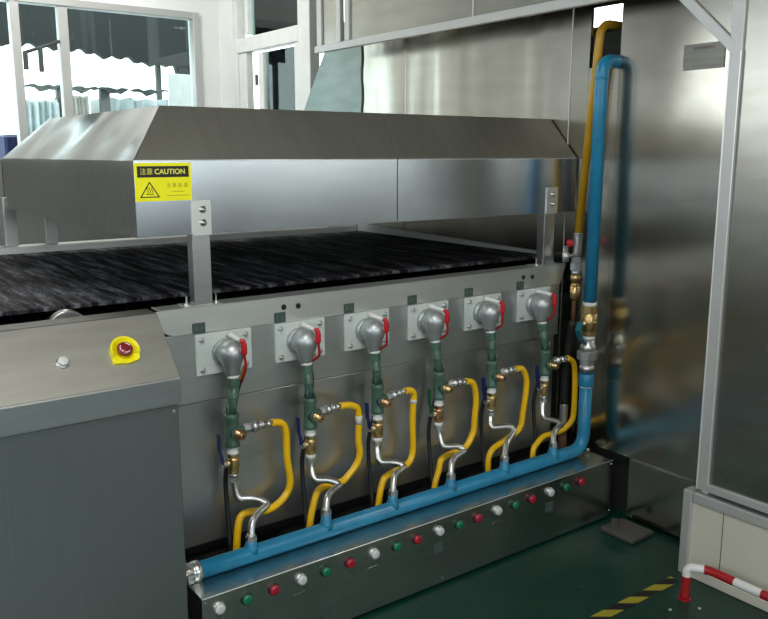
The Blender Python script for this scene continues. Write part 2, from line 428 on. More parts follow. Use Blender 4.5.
# low grey partition behind the belt
t = thing('machine_guard', 'grey beige sheet metal guard standing behind the far edge of the black belt', 'guard', (1.8, 4.75, 0))
mk('guard_panel', P_wallg, t, lambda b: [box(b, x, x + .795, 4.72, 4.76, .9, 1.62, .003) for x in (-.6, .2, 1.0, 1.8)])
mk('guard_leg', P_wallg, t, lambda b: box(b, -.55, -.50, 4.72, 4.77, 0, .9)); mk('guard_leg', P_wallg, t, lambda b: box(b, 2.5, 2.55, 4.72, 4.77, 0, .9))

# ------------------------------------------------------------------ oven housing (tall steel wall the belt runs into)
t = thing('oven_housing', 'tall polished steel oven housing wall rising to the right of the burners', 'oven housing', (W, 2.4, 0))
HY0, HY1, HZ0, HZ1 = 2.335, 2.50, 2.02, 2.275
def hp(b):
    y0, y1, z0, z1 = .9, 2.602, .298, 3.0
    box(b, W, W + .02, y0, HY0, z0, z1, .0015); box(b, W, W + .02, HY1, y1, z0, z1, .0015)
    box(b, W, W + .02, HY0, HY1, z0, HZ0); box(b, W, W + .02, HY0, HY1, HZ1, z1)
mk('housing_panel', S_wall, t, hp)
mk('housing_panel', S_wall2, t, lambda b: box(b, W, W + .02, 2.608, 3.826, .305, 3.0, .002))
mk('housing_panel', S_wall2, t, lambda b: box(b, W + .004, W + .02, 3.832, 4.255, .305, 3.0, .002))
def endp(b): poly_prism(b, [(W, 4.262, .305), (W, 4.94, .305), (W, 4.94, 1.95), (W, 4.56, 2.45), (W, 4.262, 2.45)], (.02, 0, 0), .002)
mk('end_panel', S_teal, t, endp)
mk('lower_panel', S_wall, t, lambda b: box(b, W + .0, W + .02, .9, 2.17, .02, .291, .002))
mk('weld_seam', P_caulk, t, lambda b: tube(b, [(W - .001, 4.258 + .006 * math.sin(i * 1.7), .95 + i * .06) for i in range(26)], .005, 6))
mk('weld_seam', S_alu, t, lambda b: tube(b, [(W - .001, 2.605, .95 + i * .1) for i in range(18)], .003, 6))
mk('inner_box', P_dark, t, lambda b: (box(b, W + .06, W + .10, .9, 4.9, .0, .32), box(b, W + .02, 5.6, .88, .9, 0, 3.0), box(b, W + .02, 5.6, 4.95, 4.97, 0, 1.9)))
mk('inner_duct', P_darkpost, t, lambda b: (box(b, 3.30, 3.36, 2.1, 2.85, 1.2, 2.225, .004), box(b, 3.28, 3.38, 2.1, 2.85, 2.225, 2.245, .004)))
npz = mk('nameplate', P_name, t, lambda b: box(b, W - .004, W - .0005, 1.845, 2.025, 1.972, 2.070, .001), 'dull grey metal nameplate')
for y in (2.018, 1.853):
    for z in (1.979, 2.063): mk('rivet', S_pol, npz, lambda b: sphere(b, (W - .004, y, z), .0028, u=8, v=6))
text('nameplate_text', 'SINOBAKE', .020, P_redink, npz, face_x(W - .0045, 1.935, 2.053), .0002)

# ------------------------------------------------------------------ conveyor
t = thing('oven_conveyor', 'wide black mesh conveyor belt running under the steel hood into the oven', 'conveyor belt', (1, 3.5, 0))
def belt(b):
    n = 10
    box(b, -1.2, W - .004, 2.72, 4.30, 1.150, 1.164, .003)
mk('belt', M_belt, t, belt)
mk('belt_underside', M_belt, t, lambda b: box(b, -1.2, W - .004, 2.72, 4.30, 1.0, 1.008))
mk('far_rail', S_body, t, lambda b: (box(b, -1.2, W - .01, 4.305, 4.40, 1.05, 1.198, .003)))
mk('belt_guide', S_edge, t, lambda b: poly_prism(b, [(W - .012, 2.73, 1.166), (W - .012, 4.3, 1.166), (W - .012, 4.3, 1.212), (W - .012, 2.73, 1.180)], (.009, 0, 0)), 'bright steel strip across the end of the belt')
mk('bed_plate', P_dark, t, lambda b: box(b, -1.2, W - .01, 2.60, 4.33, .95, .99))
mk('conveyor_leg', P_dark, t, lambda b: box(b, -1.1, -1.0, 4.2, 4.3, 0, .95)); mk('conveyor_leg', P_dark, t, lambda b: box(b, -1.1, -1.0, 2.8, 2.9, 0, .95))
mk('conveyor_leg', P_dark, t, lambda b: box(b, 2.8, 2.9, 4.2, 4.3, 0, .95)); mk('conveyor_leg', P_dark, t, lambda b: box(b, .95, 1.05, 4.2, 4.3, 0, .95))
t = thing('belt_roller', 'round polished roller end showing between belt and control cabinet', 'roller', (.712, 2.72, 1.09))
mk('roller_drum', S_pol, t, lambda b: lathe(b, (.712, 2.64, 1.100), (0, 1, 0), [(0, .058), (.002, .062), (.030, .062), (.032, .058)], 40))
mk('shaft', S_nut, t, lambda b: lathe(b, (.712, 2.55, 1.100), (0, 1, 0), [(0, .014), (.30, .014)], 16))

# ------------------------------------------------------------------ oven body
YB = 2.55
t = thing('gas_oven', 'long stainless oven body with three stacked front panels carrying six burner inlets', 'oven body', (1.9, 2.7, 0))
def ledge(b):
    # front apron with its rounded lower left corner
    x0, x1, z0, z1 = .958, 2.935, 1.055, 1.143
    pts = [(x0, YB - .008, z1)]
    for k in range(7):
        a = k / 6 * PI / 2
        pts.append((x0 + .07 - .07 * math.cos(a) if False else x0 + .062 * (1 - math.cos(a)) + .004, YB - .008, z0 + .075 * (1 - math.sin(a))))
    pts += [(x1 - .035, YB - .008, z0), (x1, YB - .008, z1)]
    poly_prism(b, pts, (0, .006, 0), .0012)
    box(b, x0 + .02, x1, YB - .008, YB + .075, 1.140, 1.145, .0012)
mk('top_apron', S_body, t, ledge)
for x, z in ((1.435, 1.107), (1.495, 1.105), (2.655, 1.106), (2.712, 1.103)):
    mk('cable_hole', P_dark, t, lambda b: lathe(b, (x, YB - .0075, z), (0, -1, 0), [(0, .0105), (.0015, .0105)], 18), 'black round hole')
mk('upper_panel', S_up, t, lambda b: box(b, .99, 2.905, YB, YB + .02, .812, 1.054, .002))
mk('lower_panel', S_low, t, lambda b: box(b, .93, 2.895, YB + .012, YB + .03, .285, .806, .003))
mk('edge_highlight', S_edge, t, lambda b: tube(b, [(0.99, YB + .001, 1.0525), (2.905, YB + .001, 1.0525)], 0.0018, 8))  # pale bead paints the highlight along the panel hem
mk('edge_highlight', S_edge, t, lambda b: tube(b, [(0.99, YB + .0125, .8055), (2.893, YB + .0125, .8055)], 0.0018, 8))  # highlight bead for the lower seam
mk('side_post', S_low, t, lambda b: box(b, .91, .985, YB + .004, YB + .03, .285, 1.05, .003))
mk('end_panel', S_low, t, lambda b: box(b, 2.885, 2.897, YB + .03, 2.79, .285, 1.05))
mk('underframe', P_dark, t, lambda b: (box(b, .93, 2.88, YB + .06, YB + .10, .0, .30), box(b, -.9, .93, 2.70, 2.78, 0, .95), box(b, .93, 2.88, 2.66, 2.76, .3, .94)))  # dark blocks stand in for the shade of the recess
mk('panel_screw', S_pol, t, lambda b: bolt_y(b, 1.008, YB + .012, .775, .005, .003, 8, 0))
mk('panel_screw', S_pol, t, lambda b: bolt_y(b, 2.87, YB + .012, .772, .004, .003, 8, 0))
TX = [(1.107, 'II'), (1.417, 'I'), (1.716, 'II'), (2.022, 'II'), (2.327, 'II'), (2.634, 'I')]
for i, (x, s) in enumerate(TX):
    pl = mk('number_tag', P_plate, t, lambda b: box(b, x - .023, x + .023, YB - .012, YB - .0085, 1.054, 1.090, .001), 'small dark green tag')
    text('tag_mark', s, .020, P_tagink, pl, face_y(x - .010, YB - .0122, 1.072), .0002)
    text('tag_mark', 'n', .014, P_tagink, pl, face_y(x + .010, YB - .0122, 1.073), .0002)

# ------------------------------------------------------------------ hood
YH = 2.54
t = thing('oven_hood', 'big stainless canopy hood with sloped top over the conveyor belt', 'hood', (1.9, 3.4, 1.14))
X0, X1, YBk, Z0, Z1, Z2 = .915, 2.975, 4.31, 1.386, 1.626, 1.806
RX, RY0, RY1 = 1.075, 2.71, 4.05
def sheet(b, pts, th=.004):
    pts = [Vector(p) for p in pts]; n = (pts[1] - pts[0]).cross(pts[2] - pts[1]).normalized()
    poly_prism(b, pts, n * th)
SX = 1.945
def hfront(b):
    box(b, X0, SX - .001, YH, YH + .004, Z0, Z1, .0015); box(b, SX + .001, X1, YH, YH + .004, Z0, Z1, .0015)
    box(b, X0, X1, YH + .004, YH + .03, Z0, Z0 + .003)
mk('front_panel', S_hood, t, hfront)
def hslope(b):
    s = SX + .05
    poly_prism(b, [(X0 + .003, YH, Z1), (SX - .001, YH, Z1), (s - .001, RY0, Z2), (RX, RY0, Z2)], (0, .003, -.004))
    poly_prism(b, [(SX + .001, YH, Z1), (X1, YH, Z1), (X1, RY0, Z2), (s + .001, RY0, Z2)], (0, .003, -.004))
mk('front_slope', S_slant, t, hslope)
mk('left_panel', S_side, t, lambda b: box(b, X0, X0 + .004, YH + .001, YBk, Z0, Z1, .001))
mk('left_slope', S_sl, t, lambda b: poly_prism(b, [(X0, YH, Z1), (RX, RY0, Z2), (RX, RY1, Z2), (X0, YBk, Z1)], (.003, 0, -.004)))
mk('top_panel', S_slant, t, lambda b: box(b, RX, X1, RY0, RY1, Z2 - .004, Z2))
mk('back_panel', S_hood, t, lambda b: (box(b, X0, X1, YBk - .004, YBk, Z0, Z1), poly_prism(b, [(X0, YBk, Z1), (RX, RY1, Z2), (X1, RY1, Z2), (X1, YBk, Z1)], (0, -.003, -.004))))
def seamh(b):
    tube(b, [(SX, YH - .0005, Z0 + .01), (SX, YH - .0005, Z1), (SX + .05, RY0, Z2)], .0018, 6)
mk('joint_seam', P_caulk, t, seamh)
def post(x0, x1, y0, y1, zb, strap):
    p = mk('support_post', S_pol, t, lambda b: box(b, x0, x1, y0, y1, zb, Z0 - .001 if strap else Z0 + .05, .002))
    if strap:
        mk('strap', S_body, p, lambda b: box(b, x0 - .002, x1 + .002, YH - .005, YH - .0005, Z0 - .004, 1.499, .001))
        for z in (1.425, 1.468):
            mk('bolt', S_pol, p, lambda b: lathe(b, ((x0 + x1) / 2 + .004, YH - .005, z), (0, -1, 0), [(0, .012), (.002, .012), (.0021, .008), (.007, .0075), (.0075, .003), (.013, .003)], 14))
        mk('foot_plate', S_body, p, lambda b: box(b, x0 - .032, x1 + .034, YB - .004, YB + .066, 1.1455, 1.149, .001))
        for xx in (x0 - .020, x1 + .022):
            mk('stud', S_pol, p, lambda b: lathe(b, (xx, YB + .018, 1.149), (0, 0, 1), [(0, .009), (.006, .009), (.0061, .0035), (.030, .0035)], 8))
post(1.100, 1.164, YH + .006, YH + .050, 1.149, True)
post(2.782, 2.850, YH + .006, YH + .050, 1.149, True)
post(1.095, 1.155, 4.345, 4.39, 1.199, False)
post(2.78, 2.84, 4.345, 4.39, 1.199, False)
post(.905, .965, 4.345, 4.40, 1.199, False)
mk('edge_highlight', S_edge, t, lambda b: tube(b, [(X0, YH + .0015, Z1 + .0005), (X1, YH + .0015, Z1 + .0005)], 0.002, 8))  # bright bead stands in for the highlight on the hood's bend
# sticker
sg = mk('caution_sticker', P_sign, t, lambda b: box(b, .9155, 1.102, YH - .0022, YH - .0004, 1.500, 1.6195), 'yellow caution sticker with a hot surface triangle')
ys = YH - .0026
mk('header_band', P_ink, sg, lambda b: box(b, .924, 1.094, ys, YH - .002, 1.5745, 1.6095))
text('header_text', '注意', .0215, P_signtxt, sg, face_y(.9535, ys - .0003, 1.5915), .0002)
text('header_text', 'CAUTION', .0226, P_signtxt, sg, face_y(1.0310, ys - .0003, 1.5915), .0002, bold=.0005)
def tri(b):
    P = [(.929, 1.5115), (.995, 1.5115), (.962, 1.5625)]
    cx, cz = sum(p[0] for p in P) / 3, sum(p[1] for p in P) / 3
    for i in range(3):
        a, c = P[i], P[(i + 1) % 3]; k = .80
        ai = (cx + (a[0] - cx) * k, cz + (a[1] - cz) * k); ci = (cx + (c[0] - cx) * k, cz + (c[1] - cz) * k)
        poly_prism(b, [(a[0], ys, a[1]), (c[0], ys, c[1]), (ci[0], ys, ci[1]), (ai[0], ys, ai[1])], (0, .0006, 0))
    box(b, .949, .975, ys, ys + .0006, 1.5205, 1.5228)
    for k in range(3):
        x = .9545 + k * .0075
        tube(b, [(x + .0022 * math.sin(s * 1.1), ys + .0004, 1.526 + s * .0030) for s in range(7)], .0011, 6)
mk('hot_surface_symbol', P_ink, sg, tri)
text('small_text', '注 意 高 温', .0150, P_greyink, sg, face_y(1.053, ys - .0001, 1.548), .0002).scale = (1, 1, 1)
def dashes(b):
    x = 1.036
    random.seed(3)
    while x < 1.075:
        w = random.uniform(.003, .006); box(b, x, x + w, ys, ys + .0006, 1.5275, 1.5300); x += w + .003
    x = 1.018
    while x < 1.092:
        w = random.uniform(.003, .007); box(b, x, x + w, ys, ys + .0006, 1.5150, 1.5180); x += w + .003
mk('small_print', P_greyink, sg, dashes)

# ------------------------------------------------------------------ burner inlets
CX = [1.196, 1.500, 1.800, 2.107, 2.412, 2.726]
EX = [1.196, 1.487, 1.789, 2.090, 2.397, 2.716]
PXO = [1.182, 1.494, 1.798, 2.108, 2.406, 2.736]
TUBES = [
[(1.189, 2.47, 0.527), (1.185, 2.459, 0.496), (1.196, 2.45, 0.474), (1.245, 2.432, 0.467), (1.285, 2.414, 0.441), (1.229, 2.389, 0.431), (1.195, 2.371, 0.411), (1.181, 2.352, 0.371)],
[(1.498, 2.47, 0.533), (1.489, 2.453, 0.49), (1.499, 2.445, 0.471), (1.552, 2.426, 0.46), (1.584, 2.408, 0.439), (1.537, 2.39, 0.437), (1.5, 2.373, 0.425), (1.482, 2.352, 0.384)],
[(1.8, 2.47, 0.542), (1.785, 2.45, 0.489), (1.803, 2.442, 0.471), (1.854, 2.425, 0.461), (1.887, 2.406, 0.44), (1.816, 2.381, 0.435), (1.798, 2.367, 0.411), (1.784, 2.352, 0.379)],
[(2.122, 2.47, 0.533), (2.109, 2.45, 0.48), (2.127, 2.442, 0.462), (2.182, 2.424, 0.455), (2.203, 2.409, 0.433), (2.124, 2.384, 0.432), (2.096, 2.371, 0.417), (2.077, 2.352, 0.376)],
[(2.404, 2.47, 0.516), (2.39, 2.458, 0.486), (2.44, 2.441, 0.485), (2.479, 2.427, 0.481), (2.499, 2.415, 0.46), (2.456, 2.397, 0.444), (2.415, 2.38, 0.43), (2.377, 2.352, 0.38)],
[(2.727, 2.47, 0.524), (2.714, 2.456, 0.493), (2.745, 2.441, 0.466), (2.777, 2.426, 0.444), (2.803, 2.409, 0.427), (2.74, 2.39, 0.428), (2.7, 2.371, 0.411), (2.68, 2.352, 0.377)]]
HOSES = [
[(1.332, 2.465, 0.716), (1.376, 2.47, 0.702), (1.394, 2.474, 0.662), (1.402, 2.485, 0.562), (1.418, 2.494, 0.474), (1.411, 2.5, 0.427), (1.374, 2.495, 0.396), (1.319, 2.489, 0.381), (1.242, 2.482, 0.397), (1.204, 2.478, 0.386), (1.185, 2.47, 0.312)],
[(1.621, 2.465, 0.723), (1.679, 2.47, 0.712), (1.711, 2.474, 0.679), (1.719, 2.487, 0.562), (1.729, 2.492, 0.511), (1.719, 2.497, 0.465), (1.675, 2.496, 0.423), (1.64, 2.493, 0.408), (1.563, 2.486, 0.411), (1.528, 2.483, 0.399), (1.503, 2.477, 0.348), (1.485, 2.47, 0.288)],
[(1.929, 2.465, 0.727), (1.961, 2.468, 0.722), (1.979, 2.471, 0.7), (1.979, 2.477, 0.648), (1.986, 2.488, 0.556), (1.998, 2.499, 0.46), (1.979, 2.495, 0.414), (1.935, 2.49, 0.396), (1.859, 2.483, 0.386), (1.83, 2.48, 0.365), (1.802, 2.47, 0.287)],
[(2.252, 2.465, 0.713), (2.289, 2.468, 0.7), (2.311, 2.472, 0.667), (2.325, 2.479, 0.61), (2.327, 2.488, 0.531), (2.327, 2.496, 0.462), (2.281, 2.495, 0.405), (2.205, 2.489, 0.4), (2.141, 2.483, 0.389), (2.121, 2.478, 0.349), (2.093, 2.47, 0.286)],
[(2.546, 2.465, 0.719), (2.588, 2.468, 0.711), (2.619, 2.473, 0.67), (2.631, 2.479, 0.619), (2.629, 2.493, 0.5), (2.611, 2.497, 0.419), (2.488, 2.486, 0.384), (2.435, 2.481, 0.369), (2.406, 2.477, 0.337), (2.397, 2.47, 0.279)],
[(2.879, 2.465, 0.718), (2.927, 2.469, 0.691), (2.948, 2.472, 0.627), (2.950, 2.470, 0.470), (2.945, 2.475, 0.403), (2.900, 2.482, 0.366), (2.835, 2.483, 0.359), (2.757, 2.48, 0.359), (2.709, 2.475, 0.336), (2.679, 2.47, 0.304)]]
ORD = ['nearest the control cabinet', 'second from the cabinet', 'third from the cabinet', 'the one with a green valve handle', 'fifth from the cabinet', 'farthest, beside the blue riser']
ORDS = ['nearest the control cabinet', 'second from the control cabinet', 'third from the control cabinet', 'fourth from the control cabinet', 'fifth from the control cabinet', 'farthest, beside the tall blue riser']
YP = 2.47
for i in range(6):
    c, e, x = CX[i], EX[i], PXO[i]
    t = thing('burner_inlet', 'silver elbow and green pipe on a bolted plate, ' + ORD[i], 'burner inlet', (c, YB, .977), 'burner inlets along the oven front')
    hw = .1045
    pl = mk('mounting_plate', S_plate, t, lambda b: box(b, c - hw, c + hw, YB - .013, YB - .001, .906, 1.050, .0015))
    for dx in (-.082, .082):
        for z in (.925, 1.030):
            mk('bolt', S_nut, pl, lambda b: bolt_y(b, c + dx, YB - .013, z, .0075, .006, 6, .007))
    def elb(b):
        lathe(b, (e, YB - .03, .980), (0, -1, 0), [(0, .042), (.040, .042)], 26)
        lathe(b, (e, YP + .012, .985), (0, 0, -1), [(-.0442, .003)] + [(-.044 * math.cos(a), .044 * math.sin(a)) for a in [k * PI / 16 for k in range(1, 11)]] + [(.026, .0385), (.038, .0335), (.050, .029), (.062, .0255), (.078, .0235)], 28)
    mk('elbow', S_galv, t, elb)
    mk('elbow_collar', S_galv, t, lambda b: lathe(b, (e, YB - .013, .979), (0, -1, 0), [(0, .047), (.010, .047), (.012, .0455), (.020, .0440)], 28))
    mk('thread_tape', P_tape, t, lambda b: lathe(b, (e, YP + .008, .909), (0, 0, -1), [(0, .0215), (.010, .021)], 18))
    xm = (e + x) / 2
    mk('pipe_socket', P_green, t, lambda b: lathe(b, (e, YP + .006, .900), (0, 0, -1), [(0, .0225), (.028, .024), (.030, .020)], 8, smooth=False))
    def gp(b):
        tube(b, [(e, YP, .872), (xm, YP, .82), (x, YP, .775)], [.0165, .0165, .0165], 16)
        lathe(b, (e * .6 + x * .4, YP, .835), (0, 0, -1), [(0, .0195), (.004, .0195)], 16)
        for k in range(4):
            a = k * PI / 2 + .5
            tube(b, [(x + .0150 * math.cos(a), YP + .0150 * math.sin(a), .815), (x + .0215 * math.cos(a), YP + .0215 * math.sin(a), .775)], .003, 6)
    mk('green_pipe', P_green, t, gp)
    def tee(b):
        lathe(b, (x, YP, .778), (0, 0, -1), [(0, .022), (.004, .0255), (.018, .0255), (.024, .0235), (.100, .0235), (.104, .0255), (.116, .0255), (.119, .022)], 20)
        lathe(b, (x, YP, .712), (.12, -.99, 0), [(0, .020), (.026, .020), (.028, .0225), (.036, .0225)], 18)
        lathe(b, (x, YP, .712), (1, 0, .03), [(0, .016), (.042, .016)], 16)
    mk('pipe_tee', P_green, t, tee)
    nz = mk('test_nozzle', S_brass if i % 2 else S_copper, t, lambda b: lathe(b, (x + .0044, YP - .0355, .712), (.12, -.99, 0), [(0, .018), (.006, .018), (.0061, .0145), (.010, .0145), (.0101, .0165), (.014, .0165), (.0141, .0135), (.032, .0135), (.034, .011)], 16), 'brass plug on the tee')
    mk('nozzle_bore', P_dark, nz, lambda b: lathe(b, (x + .0044 + .12 * .034, YP - .0355 - .99 * .034, .712), (.12, -.99, 0), [(0, .004), (.0006, .004)], 10))
    hx = HOSES[i][0]
    def hf(b):
        p0 = Vector((x + .042, YP, .713)); p1 = Vector(hx); d = p1 - p0; L = d.length
        lathe(b, p0, d, [(0, .0175), (.20 * L, .0175)], 6, smooth=False)
        lathe(b, p0 + d * .20, d, [(0, .014), (.10 * L, .014), (.1001 * L, .0185), (.30 * L, .0185), (.3001 * L, .011), (.42 * L, .011), (.4201 * L, .0145), (.52 * L, .0145), (.5201 * L, .009), (.83 * L, .009)], 12)
    mk('hose_fitting', S_nut, t, hf, 'silver threaded fitting')
    mk('pipe_nipple', P_tape, t, lambda b: lathe(b, (x, YP, .660), (0, 0, -1), [(0, .0175), (.006, .0195), (.010, .018), (.018, .018), (.020, .0205), (.026, .0205)], 18))
    def val(b):
        lathe(b, (x, YP, .636), (0, 0, -1), [(0, .0205), (.016, .0205)], 8, smooth=False)
        lathe(b, (x, YP, .622), (0, 0, -1), [(0, .019), (.008, .0215), (.036, .0215), (.044, .019)], 18)
        lathe(b, (x, YP, .580), (0, 0, -1), [(0, .0200), (.016, .0200)], 8, smooth=False)
        lathe(b, (x, YP, .602), (-1, -.15, 0), [(0, .010), (.030, .010)], 10)
    mk('ball_valve', S_brass if i != 3 else S_copper, t, val, 'brass ball valve body')
    def hnd(b):
        xs = x - .040
        pts = [(xs, YP - .006, .602), (xs - .004, YP - .006, .636), (xs - .010, YP - .004, .652), (xs - .012, YP - .004, .712)]
        for a, c2 in zip(pts, pts[1:]):
            poly_prism(b, [(a[0], a[1] - .010, a[2]), (a[0] - .004, a[1] - .010, a[2]), (c2[0] - .004, c2[1] - .010, c2[2]), (c2[0], c2[1] - .010, c2[2])], (0, .02, 0))
    vh = mk('valve_handle', P_bluehandle if i != 3 else P_greenhandle, t, hnd, 'blue lever handle' if i != 3 else 'green lever handle')
    mk('handle_nut', S_nut, vh, lambda b: lathe(b, (x - .030, YP - .005, .602), (-1, -.15, 0), [(0, .010), (.012, .010), (.0121, .006), (.020, .006)], 6, smooth=False))
    tp = TUBES[i]
    if i in (1, 2, 3): mk('tape_wrap', P_tape, t, lambda b: lathe(b, (x, YP, .564), (0, 0, -1), [(0, .0185), (.018, .0185)], 16))
    def nut(b):
        lathe(b, (x, YP, .563), (0, 0, -1), [(0, .0165), (.012, .0165)], 16)
        lathe(b, (x, YP, .550), (0, 0, -1), [(0, .0185), (.018, .0185)], 6, smooth=False)
        lathe(b, (tp[0][0] * .5 + x * .5, YP, .533), (0, 0, -1), [(0, .014), (.012, .013)], 12)
    mk('pipe_nut', S_nut, t, nut)
    def nut2(b):
        ex, ey, ez = tp[-1]
        lathe(b, (ex, ey, ez + .004), (0, 0, -1), [(0, .019), (.018, .019)], 6, smooth=False)
        lathe(b, (ex, ey, ez + .012), (0, 0, -1), [(0, .0145), (.008, .016)], 14)
    mk('pipe_nut', S_nut, t, nut2)
    mk('gas_tube', S_pol, t, lambda b: tube(b, fillet([(x, YP, .545), ((x + tp[1][0]) / 2, YP - .004, .515), (tp[1][0], tp[1][1] - .004, tp[2][2] - .002)] + tp[3:] + [(tp[-1][0], tp[-1][1], tp[-1][2] - .01)], .020, 8), .0125, 14), 'bent bright steel tube')
    # spark plug
    sp = mk('spark_plug', P_tape, t, lambda b: lathe(b, (e + .018, YB - .013, 1.038), (-.06, -1, -.03), [(0, .010), (.030, .010), (.031, .0075), (.095, .0075), (.096, .005), (.104, .005)], 14), 'white ceramic spark plug')
    def boot(b):
        tube(b, crom([(e + .006, 2.430, 1.034), (e + .014, 2.428, 1.034), (e + .019, 2.427, 1.022), (e + .021, 2.429, .984)], 5), [.0070] * 5 + [.0088] * 5 + [.0100] * 5 + [.0065], 14)
    bt = mk('ignition_boot', P_rubberred, t, boot, 'bright red rubber boot')
    mk('ignition_lead', P_red, bt, lambda b: tube(b, crom([(e + .021, 2.429, .988), (e + .026, 2.434, .94), (e + .030 if i == 0 else e + .022, 2.475, .880 if i == 0 else .910)], 6), .0048, 8))
    yw = mk('earth_wire', P_ypipe, bt, lambda b: tube(b, crom([(e + .052, YB - .05, .930), (e + .046, YB - .05, .905), (e + .032, YB - .05, .880)], 6), .0035, 8))
    # black sleeve, a cable of its own
    pts = [(e + (.034 if i == 0 else .026), YB - .058, .884 if i == 0 else .900), (x + .030, 2.505, .80), (x + .024, 2.516, .66), (x - .004, 2.522, .55), (x - .008, 2.520, .47), (x - .012, 2.50, .36), (x - .018, 2.48, .27), (x - .02, 2.47, .12)]
    tag(mk('ignition_cable', P_black, None, lambda b: tube(b, crom(pts, 6), .0085, 10)), 'black ignition cable hanging behind the green pipe, ' + ORDS[i], 'cable', 'ignition cables behind the burner pipes')
    h = HOSES[i]; h2 = h + [(h[-1][0] - .012, 2.455, .20), (h[-1][0] - .015, 2.45, .0)]
    ht = thing('gas_hose', 'yellow gas hose looping down from the burner tee, ' + ORDS[i], 'hose', (h[0][0], h[0][1], h[0][2]), 'yellow hoses looping behind the blue main')
    mk('hose', P_yhose, ht, lambda b: tube(b, crom(h2, 7), .0132, 14))
    mk('hose_ferrule', S_nut, ht, lambda b: lathe(b, Vector(h[0]) - Vector((.020, 0, 0)), Vector(h[1]) - Vector(h[0]), [(0, .0105), (.022, .0105)], 14))
    if i in (1, 2):
        q = crom(h2, 7)
        k = 15 if i == 1 else 17
        mk('white_band', P_tape, ht, lambda b: tube(b, q[k:k + 3], .0137, 14))

# ------------------------------------------------------------------ blue gas main
t = thing('gas_main', 'blue painted gas pipe lying along the control box and rising to the wall opening', 'gas pipe', (1.9, 2.352, .28))
RX_ = 2.884
YR = 2.352
mk('header_pipe', P_blue, t, lambda b: tube(b, fillet([(.955, YR, .31), (RX_, YR, .31), (RX_, YR, .64)], .085, 12), .029, 22))
mk('pipe_socket', P_blue, t, lambda b: lathe(b, (RX_, YR, .610), (0, 0, 1), [(0, .033), (.002, .034), (.058, .034), (.060, .032)], 22))
mk('paint_ring', P_tape, t, lambda b: lathe(b, (RX_, YR, .606), (0, 0, 1), [(0, .0305), (.004, .0335)], 22))
mk('union', S_nut, t, lambda b: (lathe(b, (RX_, YR, .672), (0, 0, 1), [(0, .030), (.012, .030), (.014, .033), (.030, .033), (.032, .029), (.045, .029)], 20),
    lathe(b, (RX_, YR, .712), (0, 0, 1), [(0, .033), (.022, .033)], 8, smooth=False),
    lathe(b, (RX_, YR, .734), (0, 0, 1), [(0, .044), (.004, .046), (.038, .046), (.042, .042)], 8, smooth=False),
    lathe(b, (RX_, YR, .776), (0, 0, 1), [(0, .036), (.024, .034), (.028, .029), (.050, .029)], 20)), 'galvanised pipe union')
for zz, hh in ((.694, .012), (.828, .020), (.980, .018)):
    mk('thread_tape', P_tape, t, lambda b: lathe(b, (RX_, YR, zz), (0, 0, 1), [(0, .031), (hh, .031)], 20), 'white thread tape')
bv = mk('ball_valve', S_brass, t, lambda b: (lathe(b, (RX_, YR, .846), (0, 0, 1), [(0, .035), (.022, .035)], 8, smooth=False),
    lathe(b, (RX_, YR, .868), (0, 0, 1), [(0, .031), (.004, .035), (.040, .037), (.078, .035), (.082, .031)], 24),
    lathe(b, (RX_, YR, .907), (0, 0, 1), [(0, .0385), (.006, .0385)], 24),
    lathe(b, (RX_, YR, .950), (0, 0, 1), [(0, .036), (.032, .036)], 8, smooth=False),
    lathe(b, (RX_, YR, .905), (-1, -.1, 0), [(0, .014), (.050, .014), (.0501, .010), (.062, .010)], 14)), 'large brass ball valve')
mk('valve_lever', P_tealhandle, bv, lambda b: [poly_prism(b, [(p[0], YR - .02, p[2]), (p[0] - .006, YR - .02, p[2] - .003), (q[0] - .006, YR - .02, q[2] - .003), (q[0], YR - .02, q[2])], (0, .03, 0)) for p, q in zip([(RX_ - .060, 0, .915), (RX_ - .075, 0, .88), (RX_ - .052, 0, .835)], [(RX_ - .075, 0, .88), (RX_ - .052, 0, .835), (RX_ - .030, 0, .815)])])
mk('riser_pipe', P_blue, t, lambda b: tube(b, fillet([(RX_, YR, .985), (RX_ + .008, YR, 2.035), (3.25, YR, 2.035)], .062, 12), .0285, 22))
mk('weld_ring', P_blue, t, lambda b: lathe(b, (RX_ + .0075, YR, 1.955), (0, 0, 1), [(0, .0285), (.003, .0305), (.007, .0305), (.010, .0285)], 22))
for i, tp in enumerate(TUBES):
    ex, ey, ez = tp[-1]
    mk('branch_stub', P_blue, t, lambda b: lathe(b, (ex, YR, .318), (0, 0, 1), [(0, .029), (.022, .0235), (.030, .019), (ez - .012 - .318, .0185)], 18))
def cl(b):
    lathe(b, (.915, YR, .31), (1, 0, 0), [(0, .034), (.004, .0355), (.040, .0355), (.042, .033), (.052, .033), (.054, .0355), (.072, .0355), (.076, .032)], 26)
    box(b, .930, .955, YR - .048, YR - .030, .296, .324, .003)
mk('pipe_clamp', S_pol, t, cl, 'bright steel clamp coupling')

